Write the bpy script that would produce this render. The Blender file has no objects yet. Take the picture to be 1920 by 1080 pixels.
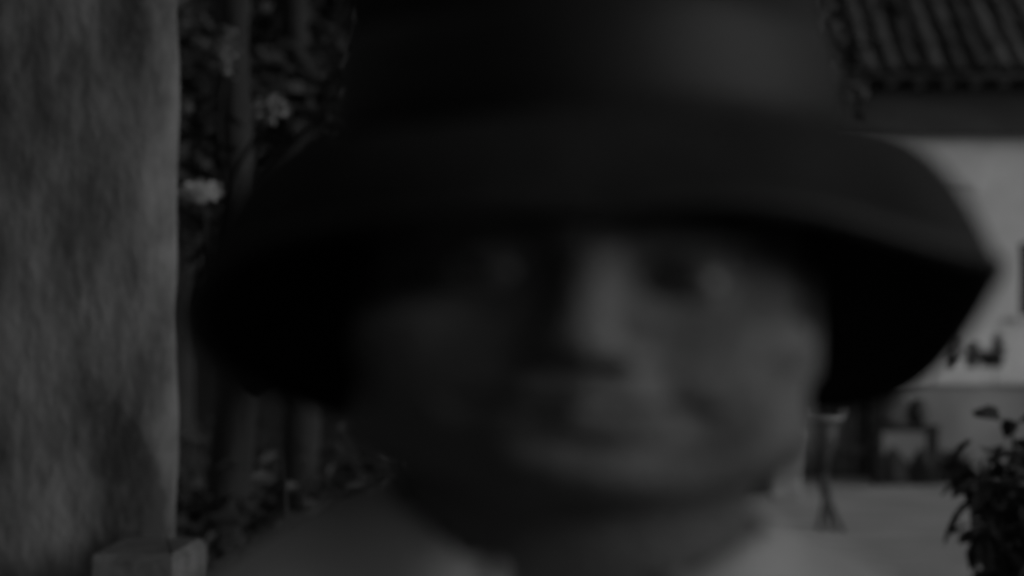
import bpy, math, random
import numpy as np
from mathutils import Vector, Matrix, Euler

random.seed(7)
rng = np.random.default_rng(11)
sc = bpy.context.scene
COL = sc.collection
R = math.radians

# ------------------------------------------------------------------ camera
LENS, CAM_D, CAM_X, CAM_Z, PITCH = 85.0, 0.986, -0.028, 1.5, 1.5
FPX = LENS / 36.0 * 1920.0
cam_data = bpy.data.cameras.new('camera')
cam = bpy.data.objects.new('camera', cam_data)
COL.objects.link(cam)
cam.location = (CAM_X, -CAM_D, CAM_Z)
cam.rotation_euler = (R(90 + PITCH), 0, 0)
cam_data.lens = LENS
cam_data.sensor_width = 36.0
cam_data.clip_start = 0.02
cam_data.clip_end = 2000
cam_data.dof.use_dof = True
cam_data.dof.focus_distance = 2.9
cam_data.dof.aperture_fstop = 4.7
sc.camera = cam

# ------------------------------------------------------------------ sky, sun, exposure
SUN_EL, SUN_AZ = 13.2, 71.0          # azimuth: from behind the camera towards its right (negative: left)
world = bpy.data.worlds.new('World')
sc.world = world
world.use_nodes = True
wn, wl = world.node_tree.nodes, world.node_tree.links
bgn = wn['Background']
sky = wn.new('ShaderNodeTexSky')
sky.sky_type = 'NISHITA'
sky.sun_disc = False
sky.sun_elevation = R(SUN_EL)
sky.sun_rotation = R(180.0 - SUN_AZ)
bw = wn.new('ShaderNodeRGBToBW')     # black-and-white film: the sky's grey value only
wl.new(sky.outputs[0], bw.inputs[0])
wl.new(bw.outputs[0], bgn.inputs[0])
bgn.inputs[1].default_value = 0.10

sun_data = bpy.data.lights.new('sun', 'SUN')
sun_data.energy = 1.4
sun_data.angle = R(22.0)
sun = bpy.data.objects.new('sun', sun_data)
COL.objects.link(sun)
sdir = Vector((math.sin(R(SUN_AZ)) * math.cos(R(SUN_EL)), -math.cos(R(SUN_AZ)) * math.cos(R(SUN_EL)), math.sin(R(SUN_EL))))
sun.rotation_euler = sdir.to_track_quat('Z', 'Y').to_euler()
sun.location = sdir * 60

sc.view_settings.view_transform = 'Standard'
sc.view_settings.look = 'None'
sc.view_settings.gamma = 1.0
sc.view_settings.exposure = -0.75
sc.view_settings.use_curve_mapping = False
sc.render.engine = 'CYCLES'
sc.cycles.use_denoising = True
sc.cycles.max_bounces = 8
sc.cycles.diffuse_bounces = 5
sc.cycles.filter_width = 3.0

# ------------------------------------------------------------------ helpers
def at(px, py, depth):
    """world point that stands 'depth' metres in front of the camera at photo position px, py"""
    a = R(PITCH)
    u, v = (px - 960) / FPX, (540 - py) / FPX
    d = Vector((u, math.cos(a) - v * math.sin(a), math.sin(a) + v * math.cos(a)))
    return Vector(cam.location) + d * (depth / d.y)

MATS = {}
def mat(name, val, rough=0.9, var=0.25, scale=8.0, bump=0.0, bscale=None, stretch=(1, 1, 1), spec=0.25, val2=None, detail=6.0, sheen=0.0, tight=0.0):
    if name in MATS:
        return MATS[name]
    m = bpy.data.materials.new(name)
    m.use_nodes = True
    n, l = m.node_tree.nodes, m.node_tree.links
    b = n['Principled BSDF']
    b.inputs['Roughness'].default_value = rough
    b.inputs['Specular IOR Level'].default_value = spec
    if sheen:
        b.inputs['Sheen Weight'].default_value = sheen
    tc = n.new('ShaderNodeTexCoord')
    mp = n.new('ShaderNodeMapping')
    mp.inputs['Scale'].default_value = stretch
    l.new(tc.outputs['Object'], mp.inputs['Vector'])
    no = n.new('ShaderNodeTexNoise')
    no.inputs['Scale'].default_value = scale
    no.inputs['Detail'].default_value = detail
    no.inputs['Roughness'].default_value = 0.62
    l.new(mp.outputs[0], no.inputs['Vector'])
    rp = n.new('ShaderNodeValToRGB')
    lo = val * (1 - var) if val2 is None else val
    hi = val * (1 + var) if val2 is None else val2
    rp.color_ramp.elements[0].position = 0.3 + tight
    rp.color_ramp.elements[1].position = 0.7 - tight
    rp.color_ramp.elements[0].color = (lo, lo, lo, 1)
    rp.color_ramp.elements[1].color = (hi, hi, hi, 1)
    l.new(no.outputs['Fac'], rp.inputs[0])
    l.new(rp.outputs[0], b.inputs['Base Color'])
    if bump:
        n2 = n.new('ShaderNodeTexNoise')
        n2.inputs['Scale'].default_value = bscale or scale * 3
        n2.inputs['Detail'].default_value = 5
        l.new(mp.outputs[0], n2.inputs['Vector'])
        bp = n.new('ShaderNodeBump')
        bp.inputs['Strength'].default_value = bump
        bp.inputs['Distance'].default_value = 0.02
        l.new(n2.outputs['Fac'], bp.inputs['Height'])
        l.new(bp.outputs[0], b.inputs['Normal'])
    MATS[name] = m
    return m

def mesh(name, verts, faces, m, parent=None, smooth=False, mats=None, idx=None):
    me = bpy.data.meshes.new(name)
    me.from_pydata([tuple(v) for v in verts], [], [tuple(f) for f in faces])
    for k in (mats or [m]):
        me.materials.append(k)
    if idx is not None:
        me.polygons.foreach_set('material_index', idx)
    if smooth:
        me.polygons.foreach_set('use_smooth', [True] * len(me.polygons))
    me.update()
    o = bpy.data.objects.new(name, me)
    COL.objects.link(o)
    if parent is not None:
        o.parent = parent
        o.matrix_parent_inverse = Matrix.Translation(-Vector(parent.location)) if parent.type == 'EMPTY' else Matrix()
    return o

def empty(name, loc, label, cat, group=None):
    o = bpy.data.objects.new(name, None)
    COL.objects.link(o)
    o.location = loc
    o['label'] = label
    o['category'] = cat
    if group:
        o['group'] = group
    return o

class MB:
    def __init__(s):
        s.v, s.f = [], []
    def add(s, v, f):
        b = len(s.v)
        s.v += [tuple(p) for p in v]
        s.f += [tuple(i + b for i in q) for q in f]
        return s
    def box(s, x0, x1, y0, y1, z0, z1, bev=0.0, jit=0.0):
        j = lambda: random.uniform(-jit, jit)
        if bev <= 0:
            v = [(x + j(), y + j(), z + j()) for z in (z0, z1) for y in (y0, y1) for x in (x0, x1)]
            return s.add(v, [(0, 2, 3, 1), (4, 5, 7, 6), (0, 1, 5, 4), (2, 6, 7, 3), (0, 4, 6, 2), (1, 3, 7, 5)])
        b = bev
        v, key = [], {}
        for ix, X in ((0, x0), (1, x1)):
            for iy, Y in ((0, y0), (1, y1)):
                for iz, Z in ((0, z0), (1, z1)):
                    sx, sy, sz = (1 - 2 * ix) * b, (1 - 2 * iy) * b, (1 - 2 * iz) * b
                    o = (j(), j(), j())
                    for a in range(3):
                        p = [X + sx + o[0], Y + sy + o[1], Z + sz + o[2]]
                        p[a] -= (sx, sy, sz)[a]
                        key[(ix, iy, iz, a)] = len(v)
                        v.append(p)
        K = lambda *a: key[a]
        f = []
        for i in (0, 1):
            for a, order in ((0, ((0, 0), (1, 0), (1, 1), (0, 1))), (1, ((0, 0), (1, 0), (1, 1), (0, 1))), (2, ((0, 0), (1, 0), (1, 1), (0, 1)))):
                q = []
                for c in order:
                    t = list(c)
                    t.insert(a, i)
                    q.append(K(*t, a))
                f.append(q)
        for i in (0, 1):
            for k in (0, 1):
                f.append((K(i, k, 0, 0), K(i, k, 1, 0), K(i, k, 1, 1), K(i, k, 0, 1)))
                f.append((K(i, 0, k, 0), K(i, 1, k, 0), K(i, 1, k, 2), K(i, 0, k, 2)))
                f.append((K(0, i, k, 1), K(1, i, k, 1), K(1, i, k, 2), K(0, i, k, 2)))
                for q in (0, 1):
                    f.append((K(i, k, q, 0), K(i, k, q, 1), K(i, k, q, 2)))
        return s.add(v, f)
    def tube(s, pts, rad, n=8, cap=True):
        pts = [Vector(p) for p in pts]
        base = len(s.v)
        for i, p in enumerate(pts):
            d = (pts[min(i + 1, len(pts) - 1)] - pts[max(i - 1, 0)]).normalized()
            a = d.cross(Vector((0.31, 0.95, 0.07))).normalized()
            b = d.cross(a).normalized()
            r = rad[i] if hasattr(rad, '__len__') else rad
            for k in range(n):
                t = 2 * math.pi * k / n
                s.v.append(tuple(p + a * (r * math.cos(t)) + b * (r * math.sin(t))))
        for i in range(len(pts) - 1):
            for k in range(n):
                k2 = (k + 1) % n
                s.f.append((base + i * n + k, base + i * n + k2, base + (i + 1) * n + k2, base + (i + 1) * n + k))
        if cap:
            s.f.append(tuple(base + k for k in range(n))[::-1])
            s.f.append(tuple(base + (len(pts) - 1) * n + k for k in range(n)))
        return s
    def lathe(s, c, prof, n=16, sx=1.0, sy=1.0):
        base = len(s.v)
        for r, z in prof:
            for k in range(n):
                t = 2 * math.pi * k / n
                s.v.append((c[0] + r * sx * math.cos(t), c[1] + r * sy * math.sin(t), c[2] + z))
        for i in range(len(prof) - 1):
            for k in range(n):
                k2 = (k + 1) % n
                s.f.append((base + i * n + k, base + i * n + k2, base + (i + 1) * n + k2, base + (i + 1) * n + k))
        return s
    def build(s, name, m, parent=None, smooth=False):
        return mesh(name, s.v, s.f, m, parent, smooth)

def tag(o, label, cat, group=None):
    o['label'] = label
    o['category'] = cat
    if group:
        o['group'] = group
    return o

# implicit surfaces: smooth blends of simple volumes, meshed once
def ell(P, c, r):
    q = [(P[i] - c[i]) for i in range(3)]
    k0 = np.sqrt(sum((q[i] / r[i]) ** 2 for i in range(3)))
    k1 = np.sqrt(sum((q[i] / r[i] ** 2) ** 2 for i in range(3))) + 1e-6
    return k0 * (k0 - 1.0) / k1
def cap(P, a, b, ra, rb=None):
    rb = ra if rb is None else rb
    ab = [b[i] - a[i] for i in range(3)]
    L = sum(x * x for x in ab)
    t = np.clip(sum((P[i] - a[i]) * ab[i] for i in range(3)) / L, 0, 1)
    return np.sqrt(sum((P[i] - a[i] - ab[i] * t) ** 2 for i in range(3))) - (ra + (rb - ra) * t)
def smin(a, b, k):
    h = np.clip(0.5 + 0.5 * (b - a) / k, 0, 1)
    return b * (1 - h) + a * h - k * h * (1 - h)
def smax(a, b, k):
    return -smin(-a, -b, k)
def grid(lo, hi, h):
    ax = [np.arange(lo[i], hi[i] + h, h, dtype=np.float32) for i in range(3)]
    return np.meshgrid(*ax, indexing='ij')
def nets(F, lo, h):
    S = F < 0
    nx, ny, nz = F.shape
    c = np.zeros((nx - 1, ny - 1, nz - 1), np.int8)
    for dx in (0, 1):
        for dy in (0, 1):
            for dz in (0, 1):
                c += S[dx:nx - 1 + dx, dy:ny - 1 + dy, dz:nz - 1 + dz]
    act = (c > 0) & (c < 8)
    I = np.argwhere(act)
    vid = -np.ones(act.shape, np.int64)
    vid[act] = np.arange(len(I))
    acc = np.zeros((len(I), 3)); cnt = np.zeros(len(I))
    corners = [(0, 0, 0), (1, 0, 0), (0, 1, 0), (1, 1, 0), (0, 0, 1), (1, 0, 1), (0, 1, 1), (1, 1, 1)]
    for a in range(8):
        for ax in range(3):
            if corners[a][ax] == 0:
                A = np.array(corners[a]); B = A.copy(); B[ax] = 1
                fa = F[I[:, 0] + A[0], I[:, 1] + A[1], I[:, 2] + A[2]]
                fb = F[I[:, 0] + B[0], I[:, 1] + B[1], I[:, 2] + B[2]]
                ok = (fa < 0) != (fb < 0)
                t = np.where(ok, fa / np.where(ok, fa - fb, 1), 0)
                acc += (A + t[:, None] * (B - A)) * ok[:, None]
                cnt += ok
    V = np.array(lo) + (I + acc / np.maximum(cnt, 1)[:, None]) * h
    faces = []
    for ax in range(3):
        o1, o2 = [(1, 2), (2, 0), (0, 1)][ax]
        sl0 = [slice(None)] * 3; sl1 = [slice(None)] * 3
        sl0[ax] = slice(0, -1); sl1[ax] = slice(1, None)
        d = S[tuple(sl0)] != S[tuple(sl1)]
        E = np.argwhere(d)
        E = E[(E[:, o1] > 0) & (E[:, o2] > 0) & (E[:, o1] < F.shape[o1] - 1) & (E[:, o2] < F.shape[o2] - 1)]
        def g(s1, s2):
            Q = E.copy(); Q[:, o1] -= s1; Q[:, o2] -= s2
            return vid[Q[:, 0], Q[:, 1], Q[:, 2]]
        q = np.stack([g(1, 1), g(0, 1), g(0, 0), g(1, 0)], 1)
        flip = ~S[E[:, 0], E[:, 1], E[:, 2]]
        q[flip] = q[flip][:, ::-1]
        faces.append(q)
    return V, np.concatenate(faces)

# ================================================================== THE SETTING
GROUND_PALE = mat('courtyard_dirt', 0.43, 0.95, 0.28, 1.1, 0.5, 22)
GROUND_DARK = mat('woodland_soil', 0.05, 0.95, 0.45, 2.5, 0.6, 18)
def sheet(name, x0, x1, y0, y1, nx, ny, zf, m):
    v = [(x0 + (x1 - x0) * i / nx, y0 + (y1 - y0) * j / ny, 0) for j in range(ny + 1) for i in range(nx + 1)]
    v = [(x, y, zf(x, y)) for x, y, z in v]
    f = [(j * (nx + 1) + i, j * (nx + 1) + i + 1, (j + 1) * (nx + 1) + i + 1, (j + 1) * (nx + 1) + i) for j in range(ny) for i in range(nx)]
    o = mesh(name, v, f, m, smooth=True)
    o['kind'] = 'structure'
    return o
sheet('ground', -400, 400, -300, 700, 8, 8, lambda x, y: -0.02, GROUND_DARK)
# the beaten-earth courtyard, its left edge wandering along the trees
cy = []
NY = 60
for j in range(NY + 1):
    y = -14 + 58 * j / NY
    xl = 0.15 + 0.045 * max(y, 0) + 0.25 * math.sin(y * 0.7) + 0.12 * math.sin(y * 2.1)
    cy.append((xl, y))
vv, ff = [], []
for j, (xl, y) in enumerate(cy):
    for i in range(9):
        t = i / 8
        x = xl + (26 - xl) * t ** 1.6
        vv.append((x, y, 0.003 + 0.012 * math.sin(x * 1.7 + y) * math.sin(y * 0.9) * min(1, t * 4)))
for j in range(NY):
    for i in range(8):
        a = j * 9 + i
        ff.append((a, a + 1, a + 10, a + 9))
o = mesh('courtyard_ground', vv, ff, GROUND_PALE, smooth=True)
o['kind'] = 'structure'
HILL = mat('wooded_slope', 0.045, 0.95, 0.6, 0.35, 0.8, 1.2)
def hz(x, y):
    t = min(1, max(0, (y - 48) / 70))
    return -0.3 + 34 * t * t * (3 - 2 * t) + (1.6 * math.sin(x * 0.21 + y * 0.1) + 1.1 * math.sin(x * 0.53 - y * 0.23)) * min(1, t * 5)
sheet('hill', -160, 160, 46, 140, 80, 40, hz, HILL)

# ------------------------------------------------------------------ streaked pillar, with an unseen roof added for shade
TIMBER = mat('old_timber', 0.07, 0.8, 0.35, 5, 0.4, 20, (1, 0.15, 1))
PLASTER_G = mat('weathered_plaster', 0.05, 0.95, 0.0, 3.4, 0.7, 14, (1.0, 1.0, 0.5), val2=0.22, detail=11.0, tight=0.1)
ver = empty('pillar_shade_roof', (-0.69, 4.2, 0), 'thick streaked plaster pillar at the left edge of the picture, with an added unseen shade roof', 'pillar_shade_roof')
PX1 = at(334, 500, 5.2).x
m = MB()
nz = 26
prof = [(-0.45, -0.45), (0.45, -0.45), (0.45, 0.45), (-0.45, 0.45)]
pv, pf = [], []
NS = 10
ring = []
for e in range(4):
    a, b = prof[e], prof[(e + 1) % 4]
    for k in range(NS):
        t = k / NS
        ring.append((a[0] + (b[0] - a[0]) * t, a[1] + (b[1] - a[1]) * t))
def roundc(x, y, r=0.012):
    cx, cy_ = max(-0.45 + r, min(0.45 - r, x)), max(-0.45 + r, min(0.45 - r, y))
    d = math.hypot(x - cx, y - cy_)
    return (cx + (x - cx) / d * r, cy_ + (y - cy_) / d * r) if d > r else (x, y)
for k in range(nz + 1):
    z = 2.75 * k / nz
    for (x, y) in ring:
        x, y = roundc(x, y)
        w = 0.003 * math.sin(9 * z + 5 * x) + 0.003 * math.sin(17 * z - 8 * y + 3 * x)
        s = 1 + w * 2
        pv.append((PX1 - 0.45 + x * s - 0.05 * (y + 0.45) / 0.9, 4.214 + 0.12 + y * s * 0.27, z))
n4 = 4 * NS
for k in range(nz):
    for i in range(n4):
        i2 = (i + 1) % n4
        pf.append((k * n4 + i, k * n4 + i2, (k + 1) * n4 + i2, (k + 1) * n4 + i))
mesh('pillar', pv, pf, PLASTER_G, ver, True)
for k in range(6):  # roof, beams and posts out of view, added to hold back light
    y0 = 1.9 + k * 0.5
    MB().box(-4.6, -0.28, y0, y0 + 0.485, 2.95 + random.uniform(0, 0.006), 2.985, 0.004).build('shade_roof_plank', TIMBER, ver)
for x in (-4.3, -2.4, PX1 - 0.45, -0.4):
    MB().box(x - 0.09, x + 0.09, 1.9, 4.9, 2.752, 2.948, 0.012).build('shade_roof_beam', TIMBER, ver)
for (x, y) in ((-4.3, 4.6), (-4.3, 2.1)):
    MB().box(x - 0.08, x + 0.08, y - 0.08, y + 0.08, 0, 2.75, 0.01).build('post', TIMBER, ver)
# unseen plank wall added to cut light from the left
pw = empty('added_shade_wall', (-1.45, -0.8, 0), 'unseen dark plank wall added to cut light from the left', 'wall')
for k in range(22):
    y0 = -3.6 + k * 0.25
    MB().box(-1.48, -1.42 + random.uniform(0, 0.012), y0, y0 + 0.24, 0, 2.9, 0.004).build('plank', TIMBER, pw)

# unseen plank hut added behind the camera to block front sky light
added_shade_hut = empty('added_shade_hut', (-2.5, -5, 0), 'unseen dark plank hut added behind the camera to block sky light', 'added_shade_hut')
for k in range(21):
    x0 = -5.0 + k * 0.26
    MB().box(x0, x0 + 0.25, -3.78, -3.72 + random.uniform(0, 0.012), 0, 3.6, 0.004).build('plank', TIMBER, added_shade_hut)
MB().add([(-5, -3.79, 0), (0.45, -3.79, 0), (0.45, -6.8, 0), (-5, -6.8, 0), (-5, -3.79, 3.6), (0.45, -3.79, 3.6), (0.45, -6.8, 3.4), (-5, -6.8, 3.4)],
         [(1, 2, 6, 5), (2, 3, 7, 6), (3, 0, 4, 7), (4, 5, 6, 7)]).build('wall', TIMBER, added_shade_hut)

# unseen boards added beside the sitter to cut sun on the shirt
shade_boards = empty('added_shade_boards', (0.52, -0.3, 0), 'unseen dark boards added beside the person to keep sun off the shirt', 'shade_boards')
for k in range(13):
    y0 = -1.5 + k * 0.19
    MB().box(0.52, 0.545 + random.uniform(0, .006), y0, y0 + 0.182, 0.05, 1.52 + random.uniform(-.015, .015), 0.004).build('board', TIMBER, shade_boards)
for z in (0.5, 1.3):
    MB().box(0.553, 0.60, -1.5, 0.96, z - .04, z + .04, .005).build('rail', TIMBER, shade_boards)
for y in (-1.4, -0.3, 0.85):
    MB().box(0.602, 0.70, y - .05, y + .05, 0, 1.5, .006).build('post', TIMBER, shade_boards)

# stone block at the pillar's foot
STONE = mat('pale_stone', 0.11, 0.9, 0.45, 7, 0.5, 14)
bk = empty('stone_block', (PX1 - 0.1, 3.9, 0), 'pale stone pier block standing at the foot of the plaster pillar', 'stone block')
bt = at(250, 1030, 4.8).z
bx0, bx1 = at(172, 1000, 4.75).x, at(338, 1000, 4.75).x
for k, (z0, z1) in enumerate(((0, 0.28), (0.284, 0.56), (0.564, 0.85), (0.854, bt))):
    MB().box(bx0 + random.uniform(-.006, .006), bx1, 3.72 + random.uniform(-.006, .006), 4.16, z0, z1, 0.014, 0.005).build('stone', STONE, bk)

# ------------------------------------------------------------------ white house behind the courtyard
STUCCO = mat('white_stucco', 0.65, 0.9, 0.2, 0.8, 0.35, 7)
DARKWOOD = mat('dark_wood_eave_shade', 0.05, 0.75, 0.3, 4, 0.3, 15, (0.3, 1, 1))
GLASS = mat('window_glass', 0.03, 0.15, 0.1, 2, spec=0.5)
TILE = [mat('roof_tile_%s' % n, v, 0.85, 0.35, 6, 0.4, 20) for n, v in (('grey', 0.06), ('dark', 0.035), ('pale', 0.075))]
HD = 34.0
HY = -CAM_D + HD
HX0, HX1 = 2.0, 12.0
wt = at(1800, 150, HD).z
house = empty('house', (7, HY, 0), 'whitewashed house with dark eaves and tiled roof across the courtyard', 'house')
WX0, WX1 = at(1911, 500, HD).x, at(1911, 500, HD).x + 1.0
WZ0, WZ1 = at(1911, 592, HD).z, at(1911, 455, HD).z
hw = MB()
xs = [HX0, WX0, WX1, HX1]; zs = [0, WZ0, WZ1, wt]
for i in range(3):
    for k in range(3):
        if i == 1 and k == 1:
            continue
        hw.add([(xs[i], HY, zs[k]), (xs[i + 1], HY, zs[k]), (xs[i + 1], HY, zs[k + 1]), (xs[i], HY, zs[k + 1])], [(0, 1, 2, 3)])
hw.add([(WX0, HY, WZ0), (WX1, HY, WZ0), (WX1, HY, WZ1), (WX0, HY, WZ1), (WX0, HY + .25, WZ0), (WX1, HY + .25, WZ0), (WX1, HY + .25, WZ1), (WX0, HY + .25, WZ1)],
       [(0, 4, 5, 1), (1, 5, 6, 2), (2, 6, 7, 3), (3, 7, 4, 0)])
hw.add([(HX0, HY, 0), (HX0, HY + 7, 0), (HX0, HY + 7, wt), (HX0, HY + 3.5, wt + 2.1), (HX0, HY, wt)], [(0, 4, 3, 2, 1)])
hw.add([(HX1, HY, 0), (HX1, HY + 7, 0), (HX1, HY + 7, wt), (HX1, HY + 3.5, wt + 2.1), (HX1, HY, wt)], [(0, 1, 2, 3, 4)])
hw.add([(HX0, HY + 7, 0), (HX1, HY + 7, 0), (HX1, HY + 7, wt), (HX0, HY + 7, wt)], [(0, 3, 2, 1)])
hw.build('wall', STUCCO, house)
w = MB().box(WX0, WX1, HY + 0.14, HY + 0.16, WZ0, WZ1).build('window', GLASS, house)
fr = MB()
t = 0.06
fr.box(WX0, WX0 + t, HY + .09, HY + .138, WZ0, WZ1).box(WX1 - t, WX1, HY + .09, HY + .138, WZ0, WZ1)
fr.box(WX0 + t, WX1 - t, HY + .09, HY + .138, WZ0, WZ0 + t).box(WX0 + t, WX1 - t, HY + .09, HY + .138, WZ1 - t, WZ1)
fr.box((WX0 + WX1) / 2 - .025, (WX0 + WX1) / 2 + .025, HY + .092, HY + .136, WZ0 + t, WZ1 - t)
ofr = fr.build('frame', DARKWOOD, w)
osl = MB().box(WX0 - .1, WX1 + .1, HY - .09, HY + .1, WZ0 - .08, WZ0 - .004, .01).build('sill', STUCCO, w)
# horizontal moulding on the wall
zm = at(1760, 347, HD).z
MB().box(at(1560, 347, HD).x, at(1838, 347, HD).x, HY - 0.07, HY + 0.02, zm - 0.06, zm + 0.06, 0.015).build('moulding', STUCCO, house)
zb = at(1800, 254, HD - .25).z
MB().box(HX0 - .25, HX1 + .25, HY - 0.25, HY - 0.003, zb, wt + 0.02, 0.02).build('eave_shade_band', DARKWOOD, house)  # dark timber band standing in for the eave's shade on the wall
for k in range(26):
    x = HX0 + 0.1 + k * 0.39
    MB().box(x - .055, x + .055, HY - 0.62, HY - 0.26, wt - 0.16, wt - 0.02, .008).build('rafter_end', DARKWOOD, house)
SL = R(31)
OV = 0.7
def roofpt(x, s, h=0.0):
    return (x, HY - OV + s * math.cos(SL) - h * math.sin(SL), wt - 0.05 + s * math.sin(SL) + h * math.cos(SL))
LS = (3.5 + OV) / math.cos(SL)
deck = MB()
q = [roofpt(HX0 - .3, 0), roofpt(HX1 + .3, 0), roofpt(HX1 + .3, LS), roofpt(HX0 - .3, LS)]
q2 = [(x, y, z + .06) for x, y, z in q]
back = [(HX0 - .3, HY + 7 + OV, wt - .05), (HX1 + .3, HY + 7 + OV, wt - .05)]
deck.add(q + q2, [(0, 1, 2, 3), (4, 7, 6, 5), (0, 4, 5, 1)])
deck.add([q2[3], q2[2], back[1], back[0]], [(0, 3, 2, 1)])
deck.build('roof', DARKWOOD, house)
def tile_verts(x, s0, w, L, tilt, dz):
    out = []
    for j in range(2):
        rr = w * 0.5 * (1.0 if j == 0 else 0.86)
        for k in range(6):
            a = math.pi * k / 5
            out.append(roofpt(x - rr * math.cos(a) + tilt * j, s0 + L * j, 0.065 + rr * 0.75 * math.sin(a) + dz + (0.02 if j == 0 else 0.0)))
    for j in range(1):
        rr = w * 0.5 - 0.018
        for k in range(6):
            a = math.pi * k / 5
            out.append(roofpt(x - rr * math.cos(a), s0 + 0.003, 0.065 + rr * 0.75 * math.sin(a) + dz + 0.016))
    f = [(k, k + 1, 6 + k + 1, 6 + k) for k in range(5)] + [(12 + k, 12 + k + 1, k + 1, k) for k in range(5)]
    return out, f
TW, TLn = 0.31, 0.78
rest = MB()
for c in range(int((HX1 - HX0 + .5) / TW)):
    x = HX0 - .2 + c * TW
    colm = random.choice(TILE)
    for r in range(int(LS / TLn)):
        v, f = tile_verts(x + random.uniform(-.03, .03), r * TLn + random.uniform(-.06, .06), TW * random.uniform(.84, .98), TLn * 1.12, random.uniform(-.03, .03), random.uniform(0, .025))
        if 4.2 < x < 8.3:
            mesh('tile', v, f, random.choice(TILE + [colm] * 4), house, True)
        else:
            rest.add(v, f)
o = rest.build('tile_field', TILE[0], house, True)
o['kind'] = 'stuff'

# ------------------------------------------------------------------ low terrace wall with coping and gate
RENDER_W = mat('grey_render', 0.31, 0.92, 0.18, 1.4, 0.4, 9)
COPING = mat('pale_coping', 0.72, 0.88, 0.15, 3, 0.3, 10)
TD = 28.0
TY = -CAM_D + TD
tw = empty('terrace_wall', (6, TY, 0), 'low rendered terrace wall with pale coping in front of the white house', 'wall')
tx0 = at(1648, 700, TD).x
ct, cb = at(1700, 690, TD).z, at(1700, 722, TD).z
def wavewall(x0, x1, y0, y1, z0, z1, nx, nz, m, parent, name):
    b = MB()
    v = []
    for k in range(nz + 1):
        for i in range(nx + 1):
            x = x0 + (x1 - x0) * i / nx; z = z0 + (z1 - z0) * k / nz
            v.append((x, y0 + 0.012 * math.sin(3.1 * x + 2 * z) + 0.008 * math.sin(7.7 * x - 5 * z), z))
    f = [(k * (nx + 1) + i, k * (nx + 1) + i + 1, (k + 1) * (nx + 1) + i + 1, (k + 1) * (nx + 1) + i) for k in range(nz) for i in range(nx)]
    b.add(v, f)
    b.add([(x0, y0, z0), (x0, y1, z0), (x0, y1, z1), (x0, y0, z1)], [(0, 3, 2, 1)])
    b.add([(x1, y0, z0), (x1, y1, z0), (x1, y1, z1), (x1, y0, z1)], [(0, 1, 2, 3)])
    b.add([(x0, y1, z0), (x1, y1, z0), (x1, y1, z1), (x0, y1, z1)], [(0, 3, 2, 1)])
    return b.build(name, m, parent, True)
wavewall(tx0, 13, TY, TY + 0.38, 0, cb - 0.003, 50, 8, RENDER_W, tw, 'wall_face')
x = tx0 - 0.05
while x < 13:
    L = random.uniform(0.62, 0.74)
    MB().box(x, x + L - 0.012, TY - 0.06, TY + 0.44, cb, ct + random.uniform(-.006, .006), 0.02, 0.003).build('coping_slab', COPING, tw)
    x += L
# terrace floor behind the wall
o = MB().box(tx0, 13, TY + 0.45, HY + 0.5, -0.01, cb - 0.1).build('terrace_ground', COPING)
o['kind'] = 'structure'
# plank gate left of the terrace wall
GATEW = mat('gate_wood', 0.035, 0.8, 0.35, 4, 0.3, 15, (1, 1, 0.2))
gx1 = at(1632, 800, TD).x
gx0 = gx1 - 1.9
gate = empty('plank_gate', ((gx0 + gx1) / 2, TY, 0), 'dark upright-plank gate beside the terrace wall', 'gate')
n = 12
for k in range(n):
    a = gx0 + (gx1 - gx0) * k / n
    MB().box(a, a + (gx1 - gx0) / n - 0.012, TY + .02, TY + .055 + random.uniform(0, .01), 0.04, ct + 0.22 + random.uniform(-.03, .03), .005).build('plank', GATEW, gate)
for z in (0.35, 1.15):
    MB().box(gx0, gx1, TY - .03, TY + .017, z - .05, z + .05, .006).build('rail', GATEW, gate)
for x in (gx0 - .075, gx1 + .062):
    MB().box(x - .06, x + .06, TY - .06, TY + .08, 0, ct + 0.34, .012).build('gate_post', GATEW, gate)
# left courtyard wall (mostly behind the head)
wavewall(-9, gx0 - 0.14, TY, TY + 0.38, 0, ct + .5, 50, 8, mat('old_grey_wall', 0.035, 0.95, 0.4, 1.5, 0.4, 9), tag(bpy.data.objects.new('yard_wall', None), 'old dark wall running behind the trees to the gate', 'wall'), 'wall_face')
COL.objects.link(bpy.data.objects['yard_wall'])

# ------------------------------------------------------------------ plants
LEAF = [mat('foliage_%s' % n, v, 0.6, 0.4, 3, spec=0.3) for n, v in (('dark', 0.018), ('mid', 0.03), ('pale', 0.05))]
BARK = mat('bark', 0.028, 0.95, 0.45, 7, 0.8, 22, (1, 1, 0.2))
def leaf_quads(centres, size, flat=0.6, up=0.3):
    """two-face folded leaves spread at the given points"""
    n = len(centres)
    C = np.asarray(centres)
    d = rng.normal(size=(n, 3)); d[:, 2] = d[:, 2] * flat - up
    d /= np.linalg.norm(d, axis=1)[:, None]
    u = rng.normal(size=(n, 3))
    u -= d * (u * d).sum(1)[:, None]
    u /= np.linalg.norm(u, axis=1)[:, None]
    w = np.cross(d, u)
    s = size * rng.uniform(0.6, 1.35, n)[:, None]
    P0 = C; P3 = C + d * s
    mid = C + d * s * 0.5
    P1 = mid + u * s * 0.28 + w * s * 0.07
    P2 = mid - u * s * 0.28 + w * s * 0.07
    V = np.stack([P0, P1, P3, P2], 1).reshape(-1, 3)
    F = np.arange(4 * n).reshape(n, 4)
    F = np.concatenate([F[:, [0, 1, 2]], F[:, [0, 2, 3]]])
    return V.tolist(), F.tolist()

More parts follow.
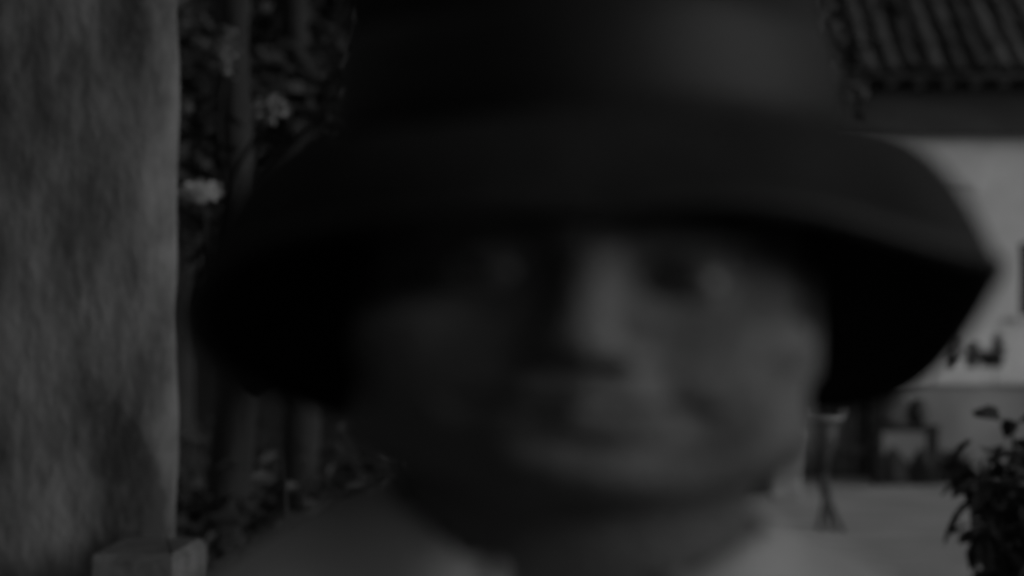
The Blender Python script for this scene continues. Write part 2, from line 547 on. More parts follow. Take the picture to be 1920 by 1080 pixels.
def tree(loc, h, r, label, nleaf=5000, size=0.12, trunk_r=0.16, crown_lo=0.35, group='trees beyond the yard', lean=(0, 0)):
    t = empty('tree', loc, label, 'tree', group)
    x0, y0, _ = loc
    b = MB()
    pts = [(x0 + lean[0] * k / 8 + 0.05 * math.sin(k * 1.3 + x0), y0 + lean[1] * k / 8 + 0.05 * math.cos(k * 1.7), h * 0.82 * k / 8) for k in range(9)]
    b.tube(pts, [trunk_r * (1.35 if k == 0 else 1 - 0.1 * k) for k in range(9)], 10)
    ends = []
    for k in range(14):
        i = random.randint(max(2, int(8 * crown_lo)), 8)
        p = Vector(pts[i])
        a = random.uniform(0, 6.283)
        L = r * random.uniform(0.55, 1.0) * (1.15 - 0.5 * i / 8)
        e = p + Vector((math.cos(a) * L, math.sin(a) * L, L * random.uniform(0.2, 0.75)))
        mid = (p + e) / 2 + Vector((0, 0, 0.12 * L))
        rr = trunk_r * (1 - 0.1 * i) * 0.5
        b.tube([p, mid, e], [rr, rr * .6, rr * .2], 6)
        ends += [e, mid]
        for q in range(2):
            a2 = a + random.uniform(-1, 1)
            e2 = mid + Vector((math.cos(a2) * L * .5, math.sin(a2) * L * .5, random.uniform(-.2, .5) * L))
            b.tube([mid, e2], [rr * .45, rr * .12], 5)
            ends.append(e2)
    b.build('trunk', BARK, t, True)
    ends = np.array([list(e) for e in ends])
    per = nleaf // len(ends)
    cs = []
    for e in ends:
        rad = r * random.uniform(0.16, 0.34)
        q = rng.normal(size=(per, 3))
        q /= np.linalg.norm(q, axis=1)[:, None]
        q *= (rng.uniform(0.25, 1.0, per) ** 0.5)[:, None] * rad
        q[:, 2] *= 0.7
        cs.append(q + e)
    cs = np.concatenate(cs)
    v, f = leaf_quads(cs, size)
    idx = np.repeat(rng.integers(0, 3, len(cs) // 3 + 1), 3)[:len(cs)]
    o = mesh('crown', v, f, None, t, False, LEAF, np.concatenate([idx, idx]).tolist())
    return t

def g(px, d):
    p = at(px, 800, d)
    return (p.x, p.y, 0)
tree(g(395, 9), 6.5, 1.5, 'slim dark tree just right of the plaster pillar', 6000, .10, .10, .1, lean=(.2, .2))
tree(g(560, 13), 8.5, 2.6, 'broad dark tree behind the brim of the hat on the left', 12000, .14, .12, .1)
tree(g(800, 17), 9.0, 3.0, 'bushy tree hidden mostly by the black hat', 7000, .16, .22, .1)
tree(g(330, 20), 9.5, 3.2, 'tall shaded tree at the far end behind the pillar', 9000, .17, .22, .08)
tree(g(1400, 26), 10.5, 1.5, 'big dark tree rising over the house corner right of the hat', 9000, .2, .28, .2)
PETAL = mat('pale_blossom', 0.5, 0.7, 0.2, 20)
PETAL2 = mat('fading_blossom', 0.2, 0.7, 0.3, 20)
slim = [o for o in COL.objects if o.get('label', '').startswith('slim dark tree')][0]
for (px, py, rx, rz, nn) in ((378, 358, .06, .032, 420), (428, 95, .03, .09, 170), (512, 200, .055, .045, 200)):
    c = at(px, py, 7.6)
    q = rng.normal(size=(nn, 3)); q /= np.linalg.norm(q, axis=1)[:, None]
    q *= (rng.uniform(0.1, 1, nn) ** .5)[:, None] * np.array([rx, rx, rz])
    v, f = leaf_quads(q + np.array(c), .02)
    mesh('blossom', v, f, PETAL if nn > 300 else PETAL2, slim)
    MB().tube([c, (slim.location.x * .6 + c.x * .4, slim.location.y * .6 + c.y * .4, c.z - .15), (slim.location.x + .05, slim.location.y, c.z - .4)], [.005, .01, .016], 6).build('branch', BARK, slim, True)
# far wood as one mass
cs = []
for k in range(46):
    x, y = random.uniform(-16, 4), random.uniform(34, 44)
    c = np.array([x, y, 0]); hh = random.uniform(6, 11)
    q = rng.normal(size=(420, 3)); q /= np.linalg.norm(q, axis=1)[:, None]
    q *= (rng.uniform(0.3, 1, 420) ** .4)[:, None]
    cs.append(q * np.array([1.9, 1.9, hh / 2]) + c + np.array([0, 0, hh / 2]))
v, f = leaf_quads(np.concatenate(cs), .38)
o = mesh('far_wood', v, f, None, None, False, LEAF, rng.integers(0, 3, len(f)).tolist())
o['kind'] = 'stuff'; o['label'] = 'dark mass of far trees behind the yard wall'; o['category'] = 'wood'

# undergrowth at the foot of the trees, too thick to count
cs = []
for k in range(150):
    px, d = random.uniform(320, 900), random.uniform(7, 16)
    p = at(px, 900, d)
    q = rng.normal(size=(130, 3)); q /= np.linalg.norm(q, axis=1)[:, None]
    q *= (rng.uniform(0.1, 1, 130) ** .5)[:, None] * random.uniform(.3, .6)
    q[:, 2] = np.abs(q[:, 2]) * 2.0
    cs.append(q + np.array([p.x, p.y, 0]))
v, f = leaf_quads(np.concatenate(cs), .09)
o = mesh('undergrowth', v, f, None, None, False, LEAF, rng.integers(0, 2, len(f)).tolist())
o['kind'] = 'stuff'; o['label'] = 'low dark undergrowth beneath the trees on the left'; o['category'] = 'undergrowth'

# sword-leaved plant under the left brim
def blade_mesh(L, w, bend):
    v, f = [], []
    for k in range(7):
        t = k / 6
        ww = w * (1 - t) ** 0.7 * (0.6 + 0.4 * min(1, t * 5))
        x = L * t * math.cos(bend * t * 0.5); z = L * t * math.sin(1.0) * (1 - 0.35 * bend * t * t)
        v += [(x * 0.5, -ww, z), (x * 0.5, 0, z - ww * .5), (x * 0.5, ww, z)]
    for k in range(6):
        a = k * 3
        f += [(a, a + 1, a + 4, a + 3), (a + 1, a + 2, a + 5, a + 4)]
    me = bpy.data.meshes.new('blade')
    me.from_pydata(v, [], f); me.materials.append(SWORD); me.update()
    return me
SWORD = mat('sword_leaf', 0.06, 0.5, 0.45, 4, spec=0.4)
def sword_plant(loc, n, L, label):
    t = empty('sword_leaf_plant', loc, label, 'plant', 'sword-leaved plants under the trees')
    ms = [blade_mesh(L * s, 0.028, b) for s, b in ((1, .4), (.85, .9), (1.1, .2), (.7, 1.2))]
    for k in range(n):
        o = bpy.data.objects.new('leaf', random.choice(ms))
        COL.objects.link(o)
        o.parent = t
        o.location = (random.uniform(-.05, .05), random.uniform(-.05, .05), 0)
        o.rotation_euler = (random.uniform(-.2, .2), random.uniform(-.1, .5), k * 2.4 + random.uniform(-.3, .3))
    return t
sword_plant(g(545, 5.6), 34, 1.45, 'sword-leaved plant beneath the left side of the hat brim')
sword_plant(g(430, 6.4), 26, 1.2, 'smaller sword-leaved plant close beside the plaster pillar')

# leafy shrub in the lower right corner
SHRUBL = [mat('shrub_leaf_%s' % n, v, 0.55, 0.35, 5, spec=0.35) for n, v in (('dark', 0.015), ('mid', 0.025))]
def leafshape(L, w):
    v = [(0, 0, 0), (L * .3, w * .42, .012), (L * .65, w * .45, .0), (L, 0, -.02), (L * .65, -w * .45, .0), (L * .3, -w * .42, .012), (L * .35, 0, -.006), (L * .68, 0, -.012)]
    f = [(0, 6, 1), (1, 6, 7, 2), (2, 7, 3), (3, 7, 4), (4, 7, 6, 5), (5, 6, 0)]
    return v, f
lms = []
for L, w, mm in ((.10, .05, 0), (.12, .055, 1), (.085, .045, 0), (.11, .06, 1)):
    v, f = leafshape(L, w)
    me = bpy.data.meshes.new('leaf'); me.from_pydata(v, [], f); me.materials.append(SHRUBL[mm]); me.update()
    lms.append(me)
SD = 6.5
sh_loc = at(1900, 1000, SD); sh_loc.z = 0
shrub = empty('leafy_shrub', sh_loc, 'dark broad-leaved shrub in the lower right corner of the picture', 'shrub')
stems = MB()
tips = [(1838, 862), (1818, 915), (1860, 935), (1897, 800), (1915, 850), (1880, 990), (1905, 930), (1925, 1000), (1850, 1055), (1895, 1060), (1945, 900), (1950, 830), (1985, 960), (2010, 880), (1960, 1040)]
leaves = []
for (px, py) in tips:
    e = at(px, py, SD + random.uniform(-.25, .25))
    b0 = sh_loc + Vector((random.uniform(-.06, .06), random.uniform(-.06, .06), 0))
    md = (b0 + e) / 2 + Vector((random.uniform(-.03, .06), random.uniform(-.05, .05), 0.1))
    stems.tube([b0, md, e], [.012, .009, .004], 6)
    for k in range(18):
        tt = random.uniform(.78, 1.03)
        p = md.lerp(e, (tt - .5) * 2) + Vector((random.gauss(0, .018), random.gauss(0, .03), random.gauss(0, .018)))
        leaves.append(p)
stems.build('stem', BARK, shrub, True)
for p in leaves:
    o = bpy.data.objects.new('leaf', random.choice(lms))
    COL.objects.link(o)
    o.parent = shrub
    o.location = p - sh_loc
    o.rotation_euler = (random.uniform(-.7, .7), random.uniform(-.4, .9), random.uniform(0, 6.283))

# low dark shrub against the terrace wall
def ball_shrub(px, d, rx, hh, n, label, size=.07):
    p = g(px, d)
    t = empty('low_shrub', p, label, 'shrub')
    q = rng.normal(size=(n, 3)); q /= np.linalg.norm(q, axis=1)[:, None]
    q *= (rng.uniform(0.2, 1, n) ** .45)[:, None] * np.array([rx, rx * .7, hh])
    q[:, 2] = np.abs(q[:, 2])
    v, f = leaf_quads(q + np.array(p), size)
    mesh('foliage', v, f, None, t, False, LEAF, rng.integers(0, 2, len(f)).tolist())
    s = MB()
    for k in range(6):
        a = k * 1.05
        s.tube([p, (p[0] + rx * .4 * math.cos(a), p[1] + rx * .3 * math.sin(a), hh * .7)], [.012, .004], 5)
    s.build('stem', BARK, t)
ball_shrub(1785, 27.5, .26, .42, 700, 'low dark bush at the foot of the terrace wall right of the bench')
ball_shrub(1838, 27.5, .22, .16, 400, 'small flat dark bush further right along the terrace wall')

# ------------------------------------------------------------------ bench with things on it
BD = 27.3
BENCH = mat('bench_wood', 0.03, 0.75, 0.3, 5, 0.3, 18, (0.3, 1, 1))
bl, br_ = at(1636, 800, BD).x, at(1756, 800, BD).x
bz = at(1700, 797, BD).z
byc = -CAM_D + BD
bench = empty('bench', ((bl + br_) / 2, byc, 0), 'low dark wooden bench against the terrace wall', 'bench')
for k in range(3):
    MB().box(bl, br_, byc - .21 + k * .142, byc - .21 + k * .142 + .134, bz - .07, bz, .006).build('seat_plank', BENCH, bench)
for x in (bl + .05, br_ - .05):
    for y in (byc - .17, byc + .17):
        MB().box(x - .035, x + .035, y - .035, y + .035, 0, bz - .073, .006).build('leg', BENCH, bench)
MB().box(bl + .09, br_ - .09, byc - .015, byc + .015, .12, .18, .004).build('stretcher', BENCH, bench)
POTD = mat('dark_clay', 0.04, 0.6, 0.3, 8, 0.2, 30)
SACK = mat('burlap', 0.09, 0.95, 0.25, 14, 0.5, 60)
def pot(name, p, prof, m, label, cat, group=None, smooth=True):
    o = MB().lathe((0, 0, 0), prof, 18).build(name, m, None, smooth)
    o.location = p
    tag(o, label, cat, group)
    return o
pp = at(1720, 795, BD); pp.z = bz
pot('clay_pot', pp, [(0.001, 0), (.07, 0), (.12, .08), (.13, .15), (.10, .24), (.075, .27), (.095, .3), (.088, .3), (.065, .265), (.001, .2)], POTD, 'round dark clay pot standing on the bench', 'pot')
def sack(px, base_z, d, wx, h, label, m=SACK):
    p = at(px, 800, d)
    v, f = [], []
    n, L = 16, 10
    for k in range(L + 1):
        t = k / L
        r = (1 - t ** 2.2) * 0.9 + 0.12 * (1 - abs(2 * t - 1)) + 0.06
        if k == 0:
            r = .82
        for i in range(n):
            a = 2 * math.pi * i / n
            w_ = 1 + .06 * math.sin(3 * a + 4 * t + px) + .04 * math.sin(5 * a - 7 * t)
            v.append((wx * r * w_ * math.cos(a) - .1 * wx * t, wx * .7 * r * w_ * math.sin(a), h * t))
    for k in range(L):
        for i in range(n):
            i2 = (i + 1) % n
            f.append((k * n + i, k * n + i2, (k + 1) * n + i2, (k + 1) * n + i))
    f.append(tuple(range(n))[::-1]); f.append(tuple(L * n + i for i in range(n)))
    o = mesh('sack', v, f, m, None, True)
    o.location = (p.x, p.y, base_z)
    tag(o, label, 'sack', 'sacks by the bench')
sack(1672, bz, BD, .2, .52, 'grey sack slumped on the left end of the bench')
SACKP = mat('pale_burlap', 0.06, 0.95, 0.25, 14, 0.5, 60)
sack(1676, 0, BD, .19, .43, 'slumped sack under the bench, nearer its left end', SACKP)
sack(1731, 0, BD, .17, .42, 'slumped sack under the bench, nearer its right end', SACKP)

# pots along the coping
VD = TD + .2
def coping_pot(px, r, h, plant, label):
    p = at(px, 690, VD); p.z = ct + .004
    t = empty('coping_pot', p, label, 'flowerpot', 'flowerpots along the coping')
    MB().lathe(p, [(.001, 0), (r * .7, 0), (r, h * .85), (r * 1.12, h * .86), (r * 1.12, h), (r * .95, h), (r * .9, h * .85), (.001, h * .84)], 14).build('pot', POTD, t, True)
    wide, high = (r * 1.1, .34) if plant == 'tall' else (r * 2.0, plant * 1.5)
    q = rng.normal(size=(160, 3)); q /= np.linalg.norm(q, axis=1)[:, None]
    q *= (rng.uniform(.1, 1, 160) ** .6)[:, None] * np.array([wide, wide, high])
    q[:, 2] = np.abs(q[:, 2]); q[:, :2] *= (1 - .5 * q[:, 2:] / high)
    v, f = leaf_quads(q + np.array(p) + np.array([0, 0, h * .9]), .06)
    mesh('foliage', v, f, None, t, False, LEAF, rng.integers(0, 2, len(f)).tolist())
coping_pot(1782, .075, .14, .26, 'bushy pot, leftmost on the coping of the terrace wall')
coping_pot(1822, .08, .12, .16, 'second flowerpot from the left on the terrace coping')
coping_pot(1851, .09, .11, .08, 'low wide pot just left of the tall slim plant on the coping')
coping_pot(1871, .07, .14, 'tall', 'tall slim plant in a pot at the right end of the coping row')

# short pale gatepost standing in the yard, beside the neck in the picture
gp = at(1470, 935, 24.6); gp.z = 0
gpost = empty('stone_post', gp, 'short pale stone post in the courtyard left of the plant stand', 'post')
hp = at(1470, 806, 24.6).z
PST = mat('post_stone', 0.34, 0.9, 0.25, 6, 0.4, 20)
MB().box(gp.x - .15, gp.x + .15, gp.y - .15, gp.y + .15, 0, hp - .1, .015, .006).build('shaft', PST, gpost)
MB().box(gp.x - .18, gp.x + .18, gp.y - .18, gp.y + .18, hp - .097, hp, .02, .006).build('cap', PST, gpost)

# ------------------------------------------------------------------ iron plant stand in the courtyard
IRON = mat('black_iron', 0.03, 0.55, 0.3, 10, 0.2, 40, spec=0.4)
PALE = mat('pale_rim', 0.3, 0.7, 0.2, 10)
ST = at(1552, 1000, 20.0); ST.z = 0
S = lambda py: at(1545, py, 20.0).z
sx_ = ST.x
stand = empty('plant_stand', ST, 'tall tripod plant stand with a dark basket and pale rim in the courtyard', 'plant stand')
jx = at(1550, 948, 20).x
hub = Vector((jx, ST.y, S(930)))
for a, px in ((0.3, 1582), (2.6, 1530), (4.6, 1558)):
    ft = at(px, 1000, 20.0)
    MB().tube([hub, (ft.x, ST.y + .12 * math.sin(a * 2), 0)], [.026, .018], 8).build('leg', IRON, stand, True)
bb = Vector((at(1539, 875, 20).x, ST.y, S(880)))
MB().tube([hub, (hub + bb) / 2 + Vector((-.004, 0, 0)), bb], [.036, .04, .05], 10).build('stem', IRON, stand, True)
bc = Vector((at(1541, 800, 20).x, ST.y, S(885)))
hb = S(785) - S(885)
MB().lathe(bc, [(.001, 0), (.05, 0), (.075, .1), (.12, hb * .55), (.15, hb), (.14, hb), (.11, hb * .55), (.001, hb * .5)], 18).build('basket', IRON, stand, True)
rm = MB()
NR = 22
for k in range(NR):
    a0, a1 = 2 * math.pi * k / NR, 2 * math.pi * (k + 1) / NR
    rm.tube([bc + Vector((.155 * math.cos(a0), .155 * math.sin(a0), hb + .02)), bc + Vector((.155 * math.cos(a1), .155 * math.sin(a1), hb + .02))], .024, 7, False)
rim = rm.build('rim', PALE, stand, True)
for px in (1512, 1578):
    e = at(px, 768, 20)
    MB().tube([bc + Vector((math.copysign(.15, px - 1541), 0, hb + .02)), (e.x, ST.y, e.z - .03), (e.x + math.copysign(.015, px - 1541), ST.y, e.z + .06)], [.022, .022, .014], 8).build('handle', PALE, stand, True)

# ================================================================== THE PERSON
SKIN = mat('skin', 0.13, 0.55, 0.22, 26, 0.3, 160, spec=0.35)
HAIR = mat('dark_hair', 0.02, 0.5, 0.3, 60, 0.5, 200, (1, 1, .2), spec=0.4)
FELT = mat('black_felt', 0.02, 0.95, 0.45, 11, 0.25, 220, spec=0.1)
BANDM = mat('hat_ribbon', 0.012, 0.5, 0.2, 60, 0.2, 300, (1, 1, 6))
LEATHER = mat('sweatband_leather', 0.008, 0.6, 0.2, 40)
CLOTH = mat('grey_shirt', 0.58, 0.95, 0.16, 9, 0.25, 260)
TROUS = mat('dark_trousers', 0.05, 0.9, 0.2, 20, 0.2, 200)
BOOT = mat('boot_leather', 0.03, 0.5, 0.3, 20, spec=0.4)

person = empty('person', (0, 0, 0), 'person in a black wide-brimmed hat and grey shirt facing the camera up close', 'person')

# head, neck and upper chest as one skin surface (centimetres, origin between the eyes, -y forward)
HS = 0.19
lo, hi = (-10.2, -5.0, -21.5), (10.2, 20.5, 13.5)
X, Y, Z = grid(lo, hi, HS)
A = np.abs(X)
P, Q = (X, Y, Z), (A, Y, Z)
F = ell(P, (0, 9.6, 3.6), (7.6, 9.4, 8.8))
F = smin(F, ell(P, (0, 6.0, -3.4), (6.6, 6.3, 7.6)), 2.5)
F = smin(F, cap(Q, (5.9, 8.3, -4.0), (5.6, 6.9, -7.4), 1.4, 1.4), 2.4)
F = smin(F, cap(Q, (5.6, 6.9, -7.4), (2.3, 1.9, -9.7), 1.4, 1.3), 2.2)
F = smin(F, ell(Q, (4.9, 2.6, -2.7), (2.3, 2.0, 1.7)), 1.8)
F = smin(F, ell(Q, (3.6, 2.3, -5.4), (2.3, 1.9, 2.6)), 2.0)
F = smin(F, cap(Q, (0.8, 0.15, 2.1), (4.6, 1.5, 2.35), 0.75, 0.7), 1.1)
F = smin(F, ell(P, (0, 0.6, -7.0), (3.3, 1.9, 2.6)), 1.6)
F = smin(F, ell(P, (0, 0.5, -9.8), (2.3, 1.7, 1.4)), 1.5)
# eye sockets, lids
F = smax(F, -ell(Q, (3.15, -0.9, 0.15), (1.9, 1.9, 1.15)), 1.0)
lid = ell(Q, (3.15, 1.15, 0), (1.55, 1.45, 1.38))
slit = ell(Q, (3.15, -0.45, -0.05), (1.5, 1.6, 0.42))
F = smin(F, smax(lid, -slit, 0.15), 0.35)
F = smax(F, -ell(Q, (3.15, -0.2, -0.05), (1.32, 1.4, 0.34)), 0.15)
# nose
F = smin(F, cap(P, (0, 0.35, 1.4), (0, -1.9, -3.5), 0.75, 1.0), 0.9)
F = smin(F, ell(P, (0, -2.1, -4.0), (1.15, 1.1, 1.0)), 0.7)
F = smin(F, ell(Q, (1.35, -0.7, -4.35), (0.85, 1.1, 0.8)), 0.6)
F = smax(F, -ell(Q, (0.75, -1.5, -5.0), (0.42, 0.6, 0.4)), 0.3)
# lips and mouth
F = smin(F, cap(Q, (0.0, -1.25, -6.45), (3.0, 0.5, -6.6), 0.5, 0.2), 0.5)
F = smin(F, cap(Q, (0.0, -1.15, -7.55), (2.8, 0.55, -6.9), 0.55, 0.2), 0.5)
F = smax(F, -cap(Q, (0.0, -1.6, -7.0), (3.9, 0.5, -6.7), 0.42, 0.3), 0.25)
F = smax(F, -ell(P, (0, -1.5, -8.75), (1.9, .75, .5)), 0.8)
F = smax(F, -cap(Q, (2.2, -0.9, -4.6), (3.6, 0.0, -7.2), 0.28, 0.2), 1.0)
# ears
ear = ell(Q, (7.5, 9.4, -1.2), (0.6, 1.7, 2.8))
ear = smax(ear, -ell(Q, (8.1, 9.2, -0.9), (0.5, 1.0, 1.7)), 0.4)
F = smin(F, ear, 0.6)
# neck, chest
F = smin(F, cap(P, (0, 10.2, -6), (0, 11.0, -19), 5.6, 6.3), 2.0)
F = smin(F, cap(Q, (5.6, 10.5, -5), (1.2, 6.0, -18.5), 1.0, 1.2), 1.5)
F = smin(F, ell(P, (0, 10.5, -22), (14, 8.0, 5.0)), 3.0)
V, FA = nets(F, lo, HS)
SC = Vector((1.2, 1.02, 0.74)) * 0.01
HEAD_ROT = Euler((R(-6), R(2.5), R(-2.0)), 'XYZ').to_matrix()
EYE_C = Vector((0.002, -0.098, 1.519))
PIV = Vector((0, 9.5, 0))
def headpt(p):
    q = Vector(((p[0] - PIV.x) * SC.x, (p[1] - PIV.y) * SC.y, (p[2] - PIV.z) * SC.z))
    k = min(1.0, max(0.0, (p[2] + 17.0) / 8.0))          # the chest keeps still, the head turns
    k = k * k * (3 - 2 * k)
    q = q.lerp(HEAD_ROT @ q, k)
    return q + Vector((PIV.x * SC.x, PIV.y * SC.y, PIV.z * SC.z)) + EYE_C
body = mesh('body', [headpt(p) for p in V], FA.tolist(), SKIN, person, True)
EYEW = mat('eye_white', 0.3, 0.5, 0.05, 10, spec=0.5)
IRIS = mat('iris', 0.015, 0.45, 0.2, 60, spec=0.5)
LIPM = mat('lip', 0.16, 0.5, 0.1, 40)
for s in (-1, 1):
    v, f, idx = [], [], []
    n, L = 20, 14
    for k in range(L + 1):
        th = math.pi * k / L
        for i in range(n):
            a = 2 * math.pi * i / n
            v.append(headpt((s * 3.15 + 1.2 * math.sin(th) * math.cos(a), 1.15 - 1.25 * math.cos(th), 1.2 * math.sin(th) * math.sin(a))))
    for k in range(L):
        for i in range(n):
            f.append((k * n + i, k * n + (i + 1) % n, (k + 1) * n + (i + 1) % n, (k + 1) * n + i))
            idx.append(1 if k < 3 else 0)
    mesh('eye', v, f, None, body, True, [EYEW, IRIS], idx)
    # eyebrow: many short hairs
    b = MB()
    for k in range(170):
        t = random.random()
        x = 1.1 + 4.3 * t
        y = -0.75 + 1.9 * t * t - 0.1
        z = 2.0 + 0.75 * math.sin(min(1, t * 1.25) * math.pi * .62) - 0.5 * t ** 3 + random.uniform(-.33, .33) * (1.1 - t * .7)
        L_ = random.uniform(.5, .9)
        p0 = (s * x, y - .12, z); p1 = (s * (x + L_ * .8), y - .12 + .3 * L_ * t, z + L_ * .22 * (1 - 1.4 * t))
        b.tube([headpt(p0), headpt(p1)], [.0005, .0002], 4, False)
    b.build('eyebrow', HAIR, body)
# hair: a close shell around the skull below the hat, ending at the temples
hl, hh_ = (-10, -1, -8), (10, 21, 13.5)
X, Y, Z = grid(hl, hh_, .25)
A = np.abs(X); P = (X, Y, Z); Q = (A, Y, Z)
H = ell(P, (0, 9.9, 3.4), (8.1, 9.7, 9.2))
H = smin(H, ell(P, (0, 13.0, -3.0), (6.9, 6.6, 5.0)), 2)
H = H + .10 * np.sin(2.3 * X + 1.3 * Z) * np.sin(1.9 * Y - .7 * Z)
cutf = (Y - (6.2 - 0.25 * np.clip(Z, -6, 0))) * -1.0
H = smax(H, np.where(Z < 4.4, cutf, cutf - (Z - 4.4) * 3), .4)
side = smax(ell(Q, (7.15, 7.2, -.4), (.55, .95, 2.6)), -99 + 0 * X, .1)
H = smin(H, side, .3)
V, FA = nets(H, hl, .25)
mesh('hair', [headpt(p) for p in V], FA.tolist(), HAIR, person, True)

# hat
HC = Vector((0.003, 0.002, 1.583))
hat = empty('hat', HC, 'black wide-brimmed felt hat with dark band tilted back on the head', 'hat')
TILT = Euler((R(-2.5), R(-1.5), 0), 'XYZ').to_matrix()
RX, RY, OX, OY = 0.163, 0.170, 0.102, 0.113
def brim(a, t, dz=0.0):
    """a=angle (0 = +x, -90 deg = front), t = 0 at the head .. 1 at the edge"""
    ca, sa = math.cos(a), math.sin(a)
    rx, ry = OX + (RX - OX) * t, OY + (RY - OY - 0.032 * max(0, -sa)) * t
    side = abs(ca) ** 2
    backw = max(0, sa)
    front = max(0, -sa)
    z = -0.062 * side * t ** 2.9 - 0.088 * backw ** 1.6 * t ** 1.5 - 0.044 * front ** 1.8 * t ** 1.25
    z -= 0.020 * abs(ca) * backw * 2 * t
    z += 0.014 * abs(ca) * front * 2 * t
    z += (0.0045 * math.sin(3 * a + 0.6) + 0.003 * math.sin(5 * a + 2.0)) * t * t
    cw = math.copysign(abs(ca) ** (1 - 0.42 * backw ** 0.5 * t), ca)   # the sides stay wide as they droop
    return HC + TILT @ Vector((rx * cw, ry * sa, z + dz))
NA, NT = 144, 12
v, f = [], []
for layer, dz in ((0, 0.0), (1, -0.0035)):
    for j in range(NT + 1):
        for i in range(NA):
            v.append(brim(2 * math.pi * i / NA, j / NT, dz))
o1 = (NT + 1) * NA
for j in range(NT):
    for i in range(NA):
        i2 = (i + 1) % NA
        f.append((j * NA + i, (j + 1) * NA + i, (j + 1) * NA + i2, j * NA + i2))
        f.append((o1 + j * NA + i, o1 + j * NA + i2, o1 + (j + 1) * NA + i2, o1 + (j + 1) * NA + i))
for i in range(NA):
    i2 = (i + 1) % NA
    f.append((NT * NA + i, o1 + NT * NA + i, o1 + NT * NA + i2, NT * NA + i2))
    f.append((i, i2, o1 + i2, o1 + i))
ob = mesh('brim', v, f, FELT, hat, True)
e = MB()
for i in range(NA):
    a0, a1 = 2 * math.pi * i / NA, 2 * math.pi * (i + 1) / NA
    e.tube([brim(a0, 1, -.0018), brim(a1, 1, -.0018)], .0032, 6, False)
mesh('edge_binding', e.v, e.f, BANDM, ob, True)
def crown_pt(a, t, off=0.0):
    ca, sa = math.cos(a), math.sin(a)
    H_ = 0.125
    if t <= 0.75:
        u = t / 0.75
        k = 1 - 0.13 * u ** 1.3
        h = H_ * (0.93 * u)
    else:
        u = (t - 0.75) / 0.25
        k = 0.87 * math.cos(u * math.pi / 2)
        h = H_ * (0.93 + 0.07 * math.sin(u * math.pi / 2))
    x, y = (OX + off) * k * ca, (OY + off) * k * sa
    pinch = max(0, -sa) ** 2 * max(0, (t - .35)) * 1.2
    x *= 1 - 0.35 * pinch
    crease = math.exp(-(x / 0.028) ** 2) * max(0, min(1, (t - .7) / .2)) * 0.026
    h -= crease
    h += 0.002 * math.sin(4 * a + 3 * t)
    return HC + TILT @ Vector((x, y, h - 0.002))
v, f = [], []
NC = 22
for j in range(NC + 1):
    for i in range(96):
        v.append(crown_pt(2 * math.pi * i / 96, j / NC))
for j in range(NC):
    for i in range(96):
        f.append((j * 96 + i, j * 96 + (i + 1) % 96, (j + 1) * 96 + (i + 1) % 96, (j + 1) * 96 + i))
oc = mesh('crown', v, f, FELT, hat, True)
def ringband(t0, t1, off, name, m, parent, n=5):
    v, f = [], []
    for j in range(n + 1):
        o_ = off + (-.0035 if j in (0, n) else 0)
        for i in range(96):
            v.append(crown_pt(2 * math.pi * i / 96, t0 + (t1 - t0) * j / n, o_))
    for j in range(n):
        for i in range(96):
            f.append((j * 96 + i, j * 96 + (i + 1) % 96, (j + 1) * 96 + (i + 1) % 96, (j + 1) * 96 + i))
    return mesh(name, v, f, m, parent, True)
ringband(0.03, 0.30, 0.0028, 'hat_band', BANDM, hat)
# leather sweatband just inside the opening, hanging a little below the brim
v, f = [], []
for j, (k, dz) in enumerate(((1.0, .012), (.99, -.004), (.985, -.0075), (.97, -.0075), (.965, .012))):
    for i in range(96):
        a = 2 * math.pi * i / 96
        v.append(HC + TILT @ Vector((OX * k * math.cos(a), OY * k * math.sin(a), dz)))
for j in range(4):
    for i in range(96):
        f.append((j * 96 + i, j * 96 + (i + 1) % 96, (j + 1) * 96 + (i + 1) % 96, (j + 1) * 96 + i))
mesh('sweatband', v, f, LEATHER, hat, True)

# shirt
sl, sh_ = (-.36, -.2, .80), (.36, .22, 1.50)
SH = 0.0065
X, Y, Z = grid(sl, sh_, SH)
Z = Z + .017 * np.clip((X - .015) / .075, 0, 1) ** 1.3
A = np.abs(X); P = (X, Y, Z); Q = (A, Y, Z)
Gs = ell(P, (0, .03, 1.375), (.150, .092, .075))
Gs = smin(Gs, cap(Q, (.05, .035, 1.372), (.185, .04, 1.318), .062, .060), .05)
Gs = smin(Gs, ell(P, (0, .02, 1.22), (.195, .125, .20)), .06)
Gs = smin(Gs, ell(P, (0, .03, .98), (.185, .12, .24)), .06)
Gs = smin(Gs, cap(Q, (.19, .04, 1.315), (.245, .06, 1.08), .06, .05), .04)
Gs = smin(Gs, cap(Q, (.245, .06, 1.08), (.195, -.05, .90), .05, .04), .03)
fold = .0035 * np.sin(38 * X + 22 * Z + 3 * np.sin(14 * Z)) * np.sin(19 * Z - 9 * X + 1.0) + .0025 * np.sin(70 * A - 34 * Z + 2 * np.sin(20 * Y))
Gs = Gs + fold
nk = cap(P, (0.0, .022, 1.36), (0.0, -.008, 1.56), .066, .078)
Gs = smax(Gs, -nk, .012)
Gs = smax(Gs, -(Z - .83), .01)
V, FA = nets(Gs, sl, SH)
shirt = mesh('shirt', V, FA.tolist(), CLOTH, person, True)
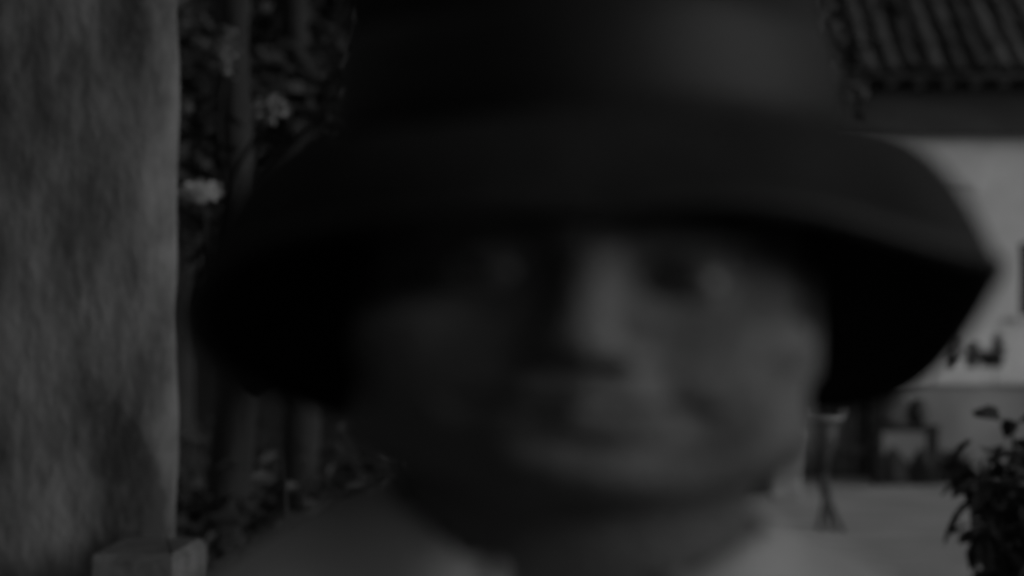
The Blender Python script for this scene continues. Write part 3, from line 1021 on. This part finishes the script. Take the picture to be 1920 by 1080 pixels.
# turned-down collar, open at the front
def collar_pt(a, u, off):
    # a: -1..1 around the neck from front right to front left (through the back)
    ang = R(-90) + R(24) + (a + 1) / 2 * R(312)
    open_ = abs(a) ** 3
    prof = [(.066, -.006), (.068, .012), (.071, .018), (.076, .013), (.082, .000), (.086, -.012)]
    k = u * (len(prof) - 1)
    i = min(int(k), len(prof) - 2); w_ = k - i
    r = prof[i][0] * (1 - w_) + prof[i + 1][0] * w_ + off
    z = prof[i][1] * (1 - w_) + prof[i + 1][1] * w_
    z -= open_ * .018 + (open_ * .02 * max(0, u - .5))
    r += open_ * .012 * max(0, u - .5)
    return (r * 1.12 * math.cos(ang), .016 + r * math.sin(ang) * 1.0 - .004, 1.418 + z - .012 * max(0, math.cos(ang)) + .004 * math.sin(3 * ang))
v, f = [], []
NA2, NU = 60, 15
for lay, off in ((0, 0.0), (1, -.0022)):
    for j in range(NU + 1):
        for i in range(NA2 + 1):
            v.append(collar_pt(-1 + 2 * i / NA2, j / NU, off))
w_ = NA2 + 1
o1 = (NU + 1) * w_
for j in range(NU):
    for i in range(NA2):
        f.append((j * w_ + i, j * w_ + i + 1, (j + 1) * w_ + i + 1, (j + 1) * w_ + i))
        f.append((o1 + j * w_ + i, o1 + (j + 1) * w_ + i, o1 + (j + 1) * w_ + i + 1, o1 + j * w_ + i + 1))
for i in range(NA2):
    f.append((NU * w_ + i, NU * w_ + i + 1, o1 + NU * w_ + i + 1, o1 + NU * w_ + i))
for j in range(NU):
    for i in (0, NA2):
        f.append((j * w_ + i, (j + 1) * w_ + i, o1 + (j + 1) * w_ + i, o1 + j * w_ + i))
mesh('collar', v, f, CLOTH, shirt, True)
# trousers and boots (below the picture)
tl, th_ = (-.26, -.18, .05), (.26, .2, .95)
X, Y, Z = grid(tl, th_, .011)
A = np.abs(X); P = (X, Y, Z); Q = (A, Y, Z)
T = smin(ell(P, (0, .03, .84), (.185, .12, .14)), cap(Q, (.09, .03, .78), (.11, .02, .45), .085, .065), .05)
T = smin(T, cap(Q, (.11, .02, .45), (.12, .04, .10), .065, .055), .02)
T = smax(T, Z - .93, .01)
V, FA = nets(T, tl, .011)
mesh('trousers', V, FA.tolist(), TROUS, person, True)
for s in (-1, 1):
    X, Y, Z = grid((-.08, -.18, -.02), (.08, .12, .2), .008)
    P = (X, Y, Z)
    T = smin(cap(P, (0, .04, .06), (0, .04, .16), .05), ell(P, (0, -.04, .035), (.05, .13, .05)), .03)
    T = smax(T, -Z + .002, .004)
    V, FA = nets(T, (-.08, -.18, -.02), .008)
    mesh('boot', V + np.array([s * .12, 0, 0]), FA.tolist(), BOOT, person, True)
